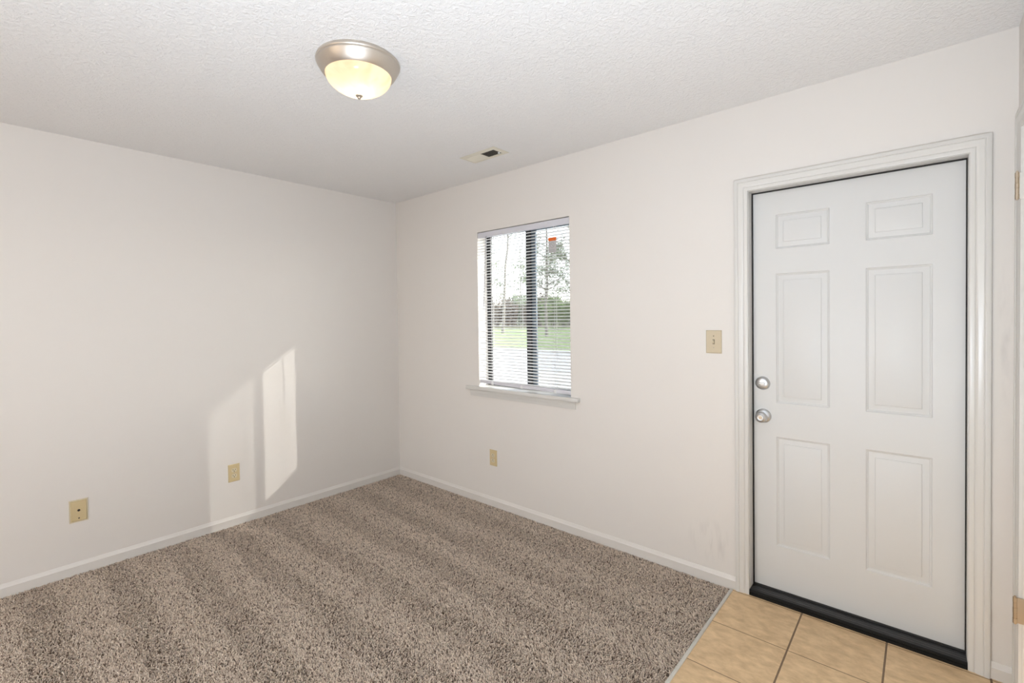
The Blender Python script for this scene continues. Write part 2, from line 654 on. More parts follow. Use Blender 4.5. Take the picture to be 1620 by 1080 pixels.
# casing + jamb of the doorway in the right wall
bm = bmesh.new()
casing(bm, CASING, RY0 + 0.003, RY1 - 0.003 + 0.006, RZ + 0.003, lambda a, d, z: (W - d, a, z), 0.0)
box(bm, W, W + 0.11, RY1, RY1 + 0.012, 0.0, RZ + 0.012)
box(bm, W, W + 0.11, RY0 - 0.012, RY0, 0.0, RZ + 0.012)
box(bm, W, W + 0.11, RY0, RY1, RZ, RZ + 0.012)
t2 = struct('trim_2', bm, M_trim, 30, 'white door casing with hinges at the right edge', 'door casing')
for zc, lab in ((1.833, 'upper nickel hinge'), (0.352, 'lower tarnished hinge')):
    bm = bmesh.new()
    hx, hy = W - 0.019, RY1 - 0.004
    for k in range(5):
        z0 = zc - 0.0455 + k * 0.0184
        cyl(bm, (hx, hy, z0), (hx, hy, z0 + 0.0172), 0.0062 if k % 2 == 0 else 0.0057, n=16)
    cyl(bm, (hx, hy, zc - 0.049), (hx, hy, zc + 0.050), 0.0036, n=12)
    h = link('hinge', bm, M_hinge, t2, 40)
    h['label'] = lab
    bm = bmesh.new()
    box(bm, hx, W + 0.034, RY1 - 0.0035, RY1 - 0.0005, zc - 0.0455, zc + 0.0455, 0.0008)
    link('hinge_leaf', bm, M_trim if zc > 1 else M_hinge, h)

# ------------------------------------------------------------------ entrance door
DY = 0.068
px = [DX0 - 0.01, 3.032, 3.258, 3.387, 3.614, DX1 + 0.01]
pz = [0.012, 0.249, 0.797, 0.960, 1.602, 1.7185, 1.8905, DZ1 + 0.01]
panel_z = {1, 3, 5}
panel_x = {1, 3}
bm = bmesh.new()
vv = {}


def dv(x, y, z):
    k = (round(x, 5), round(y, 5), round(z, 5))
    if k not in vv:
        vv[k] = bm.verts.new(k)
    return vv[k]


RINGS = [(0.0, 0.0), (0.0025, 0.0), (0.0060, 0.0045), (0.0080, 0.0048), (0.0120, 0.0085), (0.0140, 0.0085), (0.0345, 0.0038), (0.0358, 0.0010), (0.0395, 0.0)]
for i in range(5):
    for j in range(7):
        x0, x1, z0, z1 = px[i], px[i + 1], pz[j], pz[j + 1]
        if i in panel_x and j in panel_z:
            prev = None
            for ins, dep in RINGS:
                ring = [dv(x0 + ins, DY + dep, z0 + ins), dv(x1 - ins, DY + dep, z0 + ins), dv(x1 - ins, DY + dep, z1 - ins), dv(x0 + ins, DY + dep, z1 - ins)]
                if prev:
                    for k in range(4):
                        l = (k + 1) % 4
                        bm.faces.new((prev[k], prev[l], ring[l], ring[k]))
                prev = ring
            bm.faces.new(prev)
        else:
            bm.faces.new((dv(x0, DY, z0), dv(x1, DY, z0), dv(x1, DY, z1), dv(x0, DY, z1)))
# back and edges
x0, x1, z0, z1 = px[0], px[-1], pz[0], pz[-1]
bk = [bm.verts.new(p) for p in ((x0, DY + 0.044, z0), (x1, DY + 0.044, z0), (x1, DY + 0.044, z1), (x0, DY + 0.044, z1))]
bm.faces.new(bk[::-1])
for s in range(2):
    xs = x0 if s == 0 else x1
    col_ = [dv(xs, DY, z) for z in pz]
    b0, b1 = (bk[0], bk[3]) if s == 0 else (bk[1], bk[2])
    bm.faces.new(col_ + [b1, b0])
    zs = z0 if s == 0 else z1
    row = [dv(x, DY, zs) for x in px]
    b0, b1 = (bk[0], bk[1]) if s == 0 else (bk[3], bk[2])
    bm.faces.new(row + [b1, b0])
door = struct('door_1', bm, M_door, 20, 'closed white six-panel entrance door with satin knob and deadbolt', 'door')

# black weatherstrip round the slab
bm = bmesh.new()
for a0, a1, b0, b1 in ((DX0, DX0 + 0.0055, 0.02, DZ1), (DX1 - 0.004, DX1, 0.02, DZ1), (DX0 + 0.0055, DX1 - 0.004, DZ1 - 0.0055, DZ1)):
    box(bm, a0, a1, 0.060, DY + 0.0005, b0, b1)
link('weatherstrip', bm, M_rubber, door)['label'] = 'black rubber weatherstrip'
bm = bmesh.new()
box(bm, DX0 + 0.0005, DX1 - 0.0005, 0.058, DY + 0.002, 0.024, 0.034, 0.002)
link('door_sweep', bm, M_rubber, door)['label'] = 'black sweep along the door bottom'

# deadbolt with thumb turn
bm = bmesh.new()
cx, cz = 2.975, 1.056
lathe(bm, [(0.0335, 0.0), (0.0335, -0.006), (0.031, -0.012), (0.026, -0.017), (0.021, -0.0195), (0.0, -0.0195)], (cx, DY, cz), 'y', 40)
db = link('deadbolt', bm, M_chrome, door, 50)
db['label'] = 'round satin chrome deadbolt'
bm = bmesh.new()
box(bm, cx - 0.0155, cx + 0.0155, DY - 0.031, DY - 0.018, cz - 0.0045, cz + 0.0045, 0.003, 3)
cyl(bm, (cx, DY - 0.022, cz), (cx, DY - 0.017, cz), 0.009, n=20)
link('thumb_turn', bm, M_chrome, db, 40)

# knob
bm = bmesh.new()
kx, kz = 2.977, 0.892
lathe(bm, [(0.0355, 0.0), (0.0355, -0.004), (0.033, -0.009), (0.026, -0.013), (0.015, -0.016), (0.0125, -0.026)], (kx, DY, kz), 'y', 40)
kn = link('door_knob', bm, M_chrome, door, 50)
kn['label'] = 'round satin chrome door knob'
bm = bmesh.new()
lathe(bm, [(0.0125, -0.024), (0.017, -0.029), (0.0245, -0.036), (0.0275, -0.045), (0.0265, -0.053), (0.022, -0.059), (0.0165, -0.0615), (0.0155, -0.0598), (0.0125, -0.0592), (0.0120, -0.0605), (0.0, -0.0605)], (kx, DY, kz), 'y', 40)
gr = link('knob_grip', bm, M_chrome, kn, 50)
bm = bmesh.new()
cyl(bm, (kx, DY - 0.0600, kz), (kx, DY - 0.0635, kz), 0.0075, n=20)
box(bm, kx - 0.0012, kx + 0.0012, DY - 0.0665, DY - 0.063, kz - 0.0045, kz + 0.0045, 0.0005)
link('lock_button', bm, M_hinge, kn, 40)

# ------------------------------------------------------------------ threshold
thr = thing('threshold', 'scuffed black ridged threshold along the foot of the entrance door', 'threshold', (3.32, 0.03, 0.0))


def bar_x(name, prof, mat, parent):
    bm = bmesh.new()
    A = [bm.verts.new((DX0 - 0.0005, y, z)) for y, z in prof]
    B = [bm.verts.new((DX1 + 0.0005, y, z)) for y, z in prof]
    for i in range(len(prof)):
        j = (i + 1) % len(prof)
        bm.faces.new((A[i], A[j], B[j], B[i]))
    bm.faces.new(A)
    bm.faces.new(B[::-1])
    return link(name, bm, mat, parent)


bar_x('sill_plate', [(-0.0035, 0.0), (-0.0035, 0.0268), (0.004, 0.0280), (0.006, 0.0266), (0.010, 0.0282), (0.024, 0.0274), (0.026, 0.0262), (0.028, 0.0274),
                     (0.040, 0.0268), (0.042, 0.0256), (0.046, 0.0270), (0.13, 0.0260), (0.13, 0.0)], M_black, thr)['label'] = 'dark grey ridged sill plate'
bar_x('nosing', [(-0.0105, 0.0), (-0.0105, 0.0125), (-0.0070, 0.0140), (-0.0070, 0.0165), (-0.0095, 0.018), (-0.0085, 0.0250), (-0.0060, 0.0275), (-0.0036, 0.0275), (-0.0036, 0.0)],
      M_nose, thr)['label'] = 'black front nosing'

# strip between carpet and tile
bm = bmesh.new()
pr = [(TX - 0.0125, -0.010), (TX - 0.0125, 0.0035), (TX - 0.010, 0.0062), (TX - 0.003, 0.0066), (TX + 0.0010, 0.0040), (TX + 0.0015, 0.0)]
A = [bm.verts.new((x, -0.024, z)) for x, z in pr]
B = [bm.verts.new((x, YF + 0.01, z)) for x, z in pr]
for i in range(len(pr)):
    j = (i + 1) % len(pr)
    bm.faces.new((A[i], A[j], B[j], B[i]))
bm.faces.new(A)
bm.faces.new(B[::-1])
o = link('transition_strip', bm, M_strip, None, 30, (TX, -2.0, 0.0))
tag(o, 'thin grey-white strip between the brown carpet and beige tile', 'floor strip')

# ------------------------------------------------------------------ window
win = bmesh.new()
FY0, FY1 = 0.100, 0.138
z0w = WZ0 + 0.014
box(win, WX0, WX0 + 0.018, FY0, FY1, z0w, WZ1, 0.001)
box(win, WX1 - 0.022, WX1, FY0, FY1, z0w, WZ1, 0.001)
box(win, WX0 + 0.022, WX1 - 0.022, FY0, FY1, WZ1 - 0.020, WZ1, 0.001)
box(win, WX0 + 0.022, WX1 - 0.022, FY0, FY1, z0w, z0w + 0.014, 0.001)
win1 = struct('window_1', win, M_alu, False, 'dark bronze sliding window behind white blinds', 'window')


def sash(x0, x1, y0, y1, sl, sr, mat):
    b = bmesh.new()
    zb, zt = z0w + 0.010, WZ1 - 0.012
    box(b, x0, x0 + sl, y0, y1, zb, zt, 0.001)
    box(b, x1 - sr, x1, y0, y1, zb, zt, 0.001)
    box(b, x0 + sl, x1 - sr, y0, y1, zb, zb + 0.020, 0.001)
    box(b, x0 + sl, x1 - sr, y0, y1, zt - 0.016, zt, 0.001)
    s = link('sash', b, mat, win1)
    g = bmesh.new()
    ym = (y0 + y1) / 2
    vs_ = [g.verts.new(p) for p in ((x0 + sl - 0.004, ym, zb + 0.016), (x1 - sr + 0.004, ym, zb + 0.016), (x1 - sr + 0.004, ym, zt - 0.012), (x0 + sl - 0.004, ym, zt - 0.012))]
    g.faces.new(vs_)
    link('glass_pane', g, M_glass, s)
    return s


sash(WX0 + 0.021, 1.459, 0.104, 0.119, 0.018, 0.041, M_alu)
sash(1.452, WX1 - 0.020, 0.121, 0.136, 0.043, 0.022, M_alu_sky)
# insect screen outside the right half
b = bmesh.new()
sx0, sx1, sz0, sz1 = 1.462, WX1 - 0.004, z0w + 0.01, WZ1 - 0.008
for a in ((sx0, sx0 + 0.014, sz0, sz1), (sx1 - 0.014, sx1, sz0, sz1), (sx0 + 0.014, sx1 - 0.014, sz0, sz0 + 0.014), (sx0 + 0.014, sx1 - 0.014, sz1 - 0.014, sz1)):
    box(b, a[0], a[1], 0.139, 0.146, a[2], a[3], 0.0008)
scr = link('screen_frame', b, M_alu, win1)
b = bmesh.new()
b.faces.new([b.verts.new(p) for p in ((sx0 + 0.01, 0.1425, sz0 + 0.01), (sx1 - 0.01, 0.1425, sz0 + 0.01), (sx1 - 0.01, 0.1425, sz1 - 0.01), (sx0 + 0.01, 0.1425, sz1 - 0.01))])
link('insect_screen', b, M_screen, scr)
# stool and apron
b = bmesh.new()
box(b, WX0, WX1, -0.002, 0.1, WZ0 - 0.019, WZ0 + 0.014)
box(b, 0.908, 1.936, -0.030, 0.0, WZ0 - 0.012, WZ0 + 0.014, 0.004, 3)
link('window_sill', b, M_trim, win1, 40)['label'] = 'white painted sill board'
b = bmesh.new()
sweep_x(b, [(0, 0.806), (0.0065, 0.806), (0.008, 0.812), (0.0075, 0.822), (0.010, 0.828), (0.0125, 0.840), (0.0125, WZ0 - 0.010), (0, WZ0 - 0.010)], 0.941, 1.904, 'back')
link('apron', b, M_trim, win1, 40)['label'] = 'white moulding under the sill'

# ------------------------------------------------------------------ blind
bl = thing('window_blind', 'white mini blind with open slats hanging in the window', 'blind', (1.448, 0.0, 2.04))
BX0, BX1 = WX0 + 0.004, WX1 - 0.004
b = bmesh.new()
# U-shaped head rail
for a in ((0.004, 0.0055, 2.004, 2.042), (0.0285, 0.030, 2.004, 2.042), (0.0055, 0.0285, 2.004, 2.0055)):
    box(b, BX0, BX1, a[0], a[1], a[2], a[3])
box(b, BX0, BX0 + 0.002, 0.0055, 0.0285, 2.0055, 2.042)
box(b, BX1 - 0.002, BX1, 0.0055, 0.0285, 2.0055, 2.042)
hr = link('headrail', b, M_head, bl)
NS = 51
PITCH = 0.02155
ztop = 1.985
b = bmesh.new()
SW, CR, TILT = 0.0250, 0.0052, math.radians(5.0)
for k in range(NS):
    zc = ztop - k * PITCH
    # the lowest slats stack a little uneven because the rail hangs slightly crooked
    sag = 0.0
    if zc < 0.925:
        break
    pts = []
    for s in range(7):
        u = (s / 6 - 0.5) * SW
        h = CR * (1 - (2 * u / SW) ** 2)
        yy = 0.0172 + u * math.cos(TILT) - h * math.sin(TILT)
        zz = zc + u * math.sin(TILT) + h * math.cos(TILT)
        pts.append((yy, zz))
    drop = 0.0
    A = [b.verts.new((BX0 + 0.001, y, z)) for y, z in pts]
    A2 = [b.verts.new((BX0 + 0.001, y, z - 0.0004)) for y, z in pts]
    B_ = [b.verts.new((BX1 - 0.001, y, z - drop)) for y, z in pts]
    B2 = [b.verts.new((BX1 - 0.001, y, z - drop - 0.0004)) for y, z in pts]
    for i in range(6):
        b.faces.new((A[i], A[i + 1], B_[i + 1], B_[i]))
        b.faces.new((A2[i + 1], A2[i], B2[i], B2[i + 1]))
    b.faces.new((A[0], B_[0], B2[0], A2[0]))
    b.faces.new((A[6], A2[6], B2[6], B_[6]))
slats = link('slats', b, M_slat, bl, 60)
ZR = 0.908
b = bmesh.new()
box(b, BX0 + 0.001, BX1 - 0.001, 0.0045, 0.0295, -0.0125, 0.0125, 0.003, 2)
for v in b.verts:      # hangs a touch lower on the right
    v.co.z += ZR + 0.012 - 0.012 * (v.co.x - BX0) / (BX1 - BX0)
rail = link('bottom_rail', b, M_head, bl, 40)
for xc in (1.165, 1.447, 1.740):
    b = bmesh.new()
    zz = ZR + 0.012 - 0.012 * (xc - BX0) / (BX1 - BX0)
    box(b, xc - 0.010, xc + 0.010, 0.0015, 0.0065, zz - 0.0150, zz + 0.006, 0.002, 2)
    link('end_clip', b, M_cord, rail, 40)
for xc in (1.165, 1.447, 1.740):
    b = bmesh.new()
    for yy in (0.0036, 0.0308):
        cyl(b, (xc, yy, ZR), (xc, yy, 2.004), 0.0008, n=6)
    cyl(b, (xc + 0.004, 0.0172, ZR), (xc + 0.004, 0.0172, 2.004), 0.0007, n=6)
    link('ladder_cord', b, M_cord, bl)
b = bmesh.new()
cyl(b, (1.128, -0.006, 2.006), (1.104, -0.014, 1.485), 0.0032, 0.0032, n=6)
cyl(b, (1.129, 0.004, 2.010), (1.128, -0.006, 2.004), 0.002, n=6)
link('tilt_wand', b, M_wand, bl, 30)
# warning tag hanging in front of the slats
b = bmesh.new()
box(b, 1.700, 1.763, -0.0012, 0.0008, 1.826, 1.905)
tg = link('warning_tag', b, M_label, bl)
tg['label'] = 'pale grey warning tag with an orange top band'
b = bmesh.new()
box(b, 1.700, 1.763, -0.0014, 0.0009, 1.905, 1.927)
link('orange_band', b, M_orange, tg)
b = bmesh.new()
for i in range(24):
    a0, a1 = 2 * PI * i / 24, 2 * PI * (i + 1) / 24
    q = []
    for (r, a) in ((0.0155, a0), (0.0180, a0), (0.0180, a1), (0.0155, a1)):
        q.append(b.verts.new((1.7315 + r * math.cos(a), -0.0016, 1.877 + r * math.sin(a))))
    b.faces.new(q)
for (ax, az, bx, bz) in ((-0.011, 0.011, 0.011, -0.011),):
    d = Vector((bx - ax, bz - az)).normalized() * 0.0012
    b.faces.new([b.verts.new((1.7315 + x, -0.0016, 1.877 + z)) for x, z in ((ax - d.y, az + d.x), (bx - d.y, bz + d.x), (bx + d.y, bz - d.x), (ax + d.y, az - d.x))])
for k in range(3):
    z = 1.848 - k * 0.007
    b.faces.new([b.verts.new(p) for p in ((1.707, -0.0016, z), (1.756, -0.0016, z), (1.756, -0.0016, z - 0.0022), (1.707, -0.0016, z - 0.0022))])
link('pictogram', b, M_ink, tg)

# ------------------------------------------------------------------ ceiling light
LX, LY = 1.862, -1.488
lt = thing('ceiling_light', 'lit flush ceiling light with brushed nickel ring and cream glass dome', 'ceiling light', (LX, LY, H))
b = bmesh.new()
lathe(b, [(0.120, 0.0), (0.158, 0.0), (0.1605, -0.004), (0.1625, -0.010), (0.1620, -0.014), (0.1590, -0.0165), (0.1600, -0.019), (0.1575, -0.024), (0.152, -0.034),
          (0.143, -0.048), (0.1335, -0.058), (0.1305, -0.0605), (0.1285, -0.0600), (0.1285, -0.052), (0.120, -0.03), (0.118, -0.002)], (LX, LY, H), 'z', 96)
link('light_pan', b, M_nickel, lt, 50)['label'] = 'brushed nickel ring'
b = bmesh.new()
prof = []
for k in range(15):
    t = k / 14 * (PI / 2)
    prof.append((0.1278 * math.cos(t) ** 1.22 if k < 14 else 0.0, -0.056 - 0.079 * math.sin(t)))
lathe(b, prof, (LX, LY, H), 'z', 72)
link('glass_shade', b, M_dome, lt, 80)['label'] = 'glowing cream alabaster glass dome'
b = bmesh.new()
lathe(b, [(0.0, -0.133), (0.0125, -0.1335), (0.0145, -0.136), (0.0125, -0.139), (0.0065, -0.1405), (0.0075, -0.1435), (0.006, -0.147), (0.0, -0.1485)], (LX, LY, H), 'z', 24)
link('finial', b, M_nickel, lt, 50)
for sx in (-1, 1):
    d = bpy.data.lights.new('bulb', 'POINT')
    d.energy = 0.28
    d.color = (1.0, 0.91, 0.78)
    d.shadow_soft_size = 0.024
    o = bpy.data.objects.new('bulb', d)
    COL.objects.link(o)
    o.parent = lt
    o.location = (sx * 0.026, 0.008 * sx, -0.082)

# ------------------------------------------------------------------ ceiling register
VX0, VX1, VY0, VY1 = 1.312, 1.616, -0.432, -0.288
vt = thing('ceiling_vent', 'cream rectangular air register in the ceiling near the window', 'vent', ((VX0 + VX1) / 2, (VY0 + VY1) / 2, H))
b = bmesh.new()
# bevelled frame
ro = [(VX0, VY0), (VX1, VY0), (VX1, VY1), (VX0, VY1)]
ix0, ix1, iy0, iy1 = VX0 + 0.030, VX1 - 0.030, VY0 + 0.030, VY1 - 0.030


def rect(ins, z):
    return [b.verts.new(p) for p in ((VX0 + ins, VY0 + ins, z), (VX1 - ins, VY0 + ins, z), (VX1 - ins, VY1 - ins, z), (VX0 + ins, VY1 - ins, z))]


prev = None
for ins, z in ((0.0, H - 0.0005), (0.0, H - 0.002), (0.020, H - 0.0065), (0.028, H - 0.0065), (0.030, H - 0.004), (0.030, H - 0.0006)):
    r_ = rect(ins, z)
    if prev:
        for k in range(4):
            l = (k + 1) % 4
            b.faces.new((prev[k], prev[l], r_[l], r_[k]))
    prev = r_
link('vent_frame', b, M_vent, vt, 30)
b = bmesh.new()
box(b, ix0, ix1, iy0, iy1, H - 0.0012, H - 0.0006)
link('duct_shade_sheet', b, M_ductshade, vt)['label'] = 'dark sheet for the shade of the duct behind the louvres'
mx_ = (ix0 + ix1) / 2 + 0.002
b = bmesh.new()
box(b, mx_ - 0.003, mx_ + 0.003, iy0, iy1, H - 0.0070, H - 0.0020)
for side in (0, 1):
    a0, a1 = (ix0, mx_ - 0.003) if side == 0 else (mx_ + 0.003, ix1)
    n = 11
    for k in range(n):
        xc = a0 + (k + 0.5) * (a1 - a0) / n
        if side == 0:      # these blades lie almost flat, edge to edge, towards the camera
            q = ((xc - 0.0058, H - 0.0060), (xc + 0.0058, H - 0.0026))
        else:              # these ones stand open towards the camera
            q = ((xc + 0.0052, H - 0.0066), (xc - 0.0048, H - 0.0016))
        (xa, za), (xb, zb) = q
        A = [b.verts.new((xa, y, za)) for y in (iy0, iy1)]
        B_ = [b.verts.new((xb, y, zb)) for y in (iy0, iy1)]
        C_ = [b.verts.new((xb + 0.0008, y, zb)) for y in (iy0, iy1)]
        D_ = [b.verts.new((xa + 0.0008, y, za)) for y in (iy0, iy1)]
        for P_, Q_ in ((A, B_), (B_, C_), (C_, D_), (D_, A)):
            b.faces.new((P_[0], P_[1], Q_[1], Q_[0]))
link('louvres', b, M_vent, vt)
b = bmesh.new()
box(b, ix1 - 0.014, ix1 - 0.002, iy1 - 0.030, iy1 - 0.022, H - 0.012, H - 0.003, 0.001)
link('damper_lever', b, M_cord, vt)


# ------------------------------------------------------------------ wall plates
def plate_bm(w, h, d):
    bm = bmesh.new()
    rings = []
    for ins, dep in ((0.0, 0.0), (0.0, 0.0022), (0.0012, 0.0038), (0.0040, d)):
        rings.append([bm.verts.new((sx * (w / 2 - ins), -dep, sz * (h / 2 - ins))) for sx, sz in ((-1, -1), (1, -1), (1, 1), (-1, 1))])
    for a, c in zip(rings[:-1], rings[1:]):
        for k in range(4):
            l = (k + 1) % 4
            bm.faces.new((a[k], a[l], c[l], c[k]))
    bm.faces.new(rings[-1])
    bm.faces.new(rings[0][::-1])
    return bm


def local(name, bm, mat, parent, smooth=False):
    """mesh built in the parent's own coordinates"""
    me = bpy.data.meshes.new(name)
    bmesh.ops.recalc_face_normals(bm, faces=bm.faces[:])
    bm.to_mesh(me)
    bm.free()
    me.materials.append(mat)
    if smooth:
        for p in me.polygons:
            p.use_smooth = True
        me.set_sharp_from_angle(angle=math.radians(smooth))
    o = bpy.data.objects.new(name, me)
    COL.objects.link(o)
    o.parent = parent
    return o


def outlet(loc, rz, label, plate_mat, face_mat, flip=False):
    t = thing('electrical_outlet', label, 'outlet', loc, 'duplex outlets on the walls')
    t.rotation_euler = (0, 0, rz)
    local('cover_plate', plate_bm(0.072, 0.119, 0.0052), plate_mat, t)
    for s in (1, -1):
        b = bmesh.new()
        n = 28
        out = []
        for i in range(n):
            a = 2 * PI * i / n
            x = 0.0172 * math.cos(a)
            z = max(-0.0136, min(0.0136, 0.0172 * math.sin(a)))
            out.append((x, z + s * 0.0195))
        A = [b.verts.new((x, -0.0045, z)) for x, z in out]
        B_ = [b.verts.new((x, -0.0068, z)) for x, z in out]
        for i in range(n):
            j = (i + 1) % n
            b.faces.new((A[i], A[j], B_[j], B_[i]))
        b.faces.new(B_)
        rc = local('receptacle', b, face_mat, t, 40)
        b = bmesh.new()
        f = -1 if flip else 1
        zc = s * 0.0195
        box(b, -0.0080, -0.0058, -0.0073, -0.0060, zc + f * 0.0035 - 0.0040, zc + f * 0.0035 + 0.0040)
        box(b, 0.0058, 0.0080, -0.0073, -0.0060, zc + f * 0.0035 - 0.0034, zc + f * 0.0035 + 0.0034)
        cyl(b, (0, -0.0060, zc - f * 0.0075), (0, -0.0073, zc - f * 0.0075), 0.0030, n=12)
        local('slots', b, M_slot, rc)
    b = bmesh.new()
    cyl(b, (0, -0.004, 0), (0, -0.0062, 0), 0.0030, n=14)
    local('screw', b, M_screw, t)
    return t


outlet((0.0, -1.367, 0.3585), PI / 2, 'tan duplex outlet in the sun patch on the left wall', M_almond, M_almond_l)
outlet((1.1685, 0.0, 0.3590), 0, 'tan duplex outlet on the wall below the window', M_almond, M_almond_l, True)

# cable plate on the left wall
t = thing('cable_plate', 'tan wall plate with one dark cable hole near left edge', 'wall plate', (0.0, -2.161, 0.3495))
t.rotation_euler = (0, 0, PI / 2)
b = plate_bm(0.080, 0.126, 0.003)
local('backing_plate', b, M_almond_l, t)['label'] = 'paler rim behind the tan plate'
b = plate_bm(0.070, 0.115, 0.0075)
local('cover_plate', b, M_almond, t)
b = bmesh.new()
lathe(b, [(0.014, -0.0072), (0.0135, -0.0085), (0.0075, -0.0092), (0.0065, -0.0088), (0.0065, -0.0070)], (0, 0, 0.004), 'y', 28)
jk = local('jack_ring', b, M_almond, t, 40)
b = bmesh.new()
cyl(b, (0, -0.0070, 0.004), (0, -0.0084, 0.004), 0.0064, n=20)
local('cable_hole', b, M_slot, t)
b = bmesh.new()
cyl(b, (0, -0.0070, -0.040), (0, -0.0084, -0.040), 0.0034, n=14)
local('screw', b, M_slot, t)

# light switch
t = thing('light_switch', 'ivory toggle switch plate on the wall left of the door', 'light switch', (2.7605, 0.0, 1.2615))
local('cover_plate', plate_bm(0.0785, 0.1200, 0.0055), M_ivory, t)
b = bmesh.new()
box(b, -0.0052, 0.0052, -0.0060, -0.0050, -0.0125, 0.0125)
sl = local('toggle_slot', b, M_ivory_d, t)
b = bmesh.new()
A = [b.verts.new(p) for p in ((-0.0042, -0.005, -0.0100), (0.0042, -0.005, -0.0100), (0.0042, -0.005, 0.0070), (-0.0042, -0.005, 0.0070))]
B_ = [b.verts.new(p) for p in ((-0.0034, -0.0155, 0.0015), (0.0034, -0.0155, 0.0015), (0.0034, -0.0140, 0.0085), (-0.0034, -0.0140, 0.0085))]
for k in range(4):
    l = (k + 1) % 4
    b.faces.new((A[k], A[l], B_[l], B_[k]))
b.faces.new(B_)
local('toggle', b, M_ivory, sl)
for s in (1, -1):
    b = bmesh.new()
    cyl(b, (0, -0.0050, s * 0.0302), (0, -0.0062, s * 0.0302), 0.0030, n=14)
    box(b, -0.0026, 0.0026, -0.0065, -0.0060, s * 0.0302 - 0.0005, s * 0.0302 + 0.0005)
    local('screw', b, M_ivory_d if s > 0 else M_screw, t)


# ------------------------------------------------------------------ carpet pile: real yarn tufts
def carpet():
    rng = np.random.default_rng(7)
    ex, ey = TX - 0.0135, 2.75
    pts = []
    # spacing grows with distance from the viewing side; every tuft is a bent tapering yarn
    step = 0.0052
    nx, ny = int(ex / step), int(ey / step)
    gx, gy = np.meshgrid(np.arange(nx), np.arange(ny), indexing='ij')
    X = (gx + 0.5 + rng.uniform(-0.5, 0.5, gx.shape)) * step + 0.004
    Y = -((gy + 0.5 + rng.uniform(-0.5, 0.5, gy.shape)) * step) - 0.010
    X = X.ravel()
    Y = Y.ravel()
    keep = (X > 0.011) & (X < TX - 0.0135) & (Y < -0.0125)
    X, Y = X[keep], Y[keep]
    n = len(X)
    # vacuum strokes run along x, about 0.30 m wide, alternately brushed away from / towards the door side
    wob = 0.018 * np.sin(2.1 * X + 1.3 * np.floor(Y / 0.305)) + 0.010 * np.sin(7.3 * X + 2.0)
    u = (-(Y + wob) / 0.305 + 0.06) % 1.0
    sgn = np.clip((0.52 - u) / 0.035, -1, 1)
    soft = np.clip((u - 0.985) / 0.015, 0, 1)
    sgn = np.where(u > 0.985, -1 + 2 * soft, sgn)
    return X, Y, n, u, sgn, rng


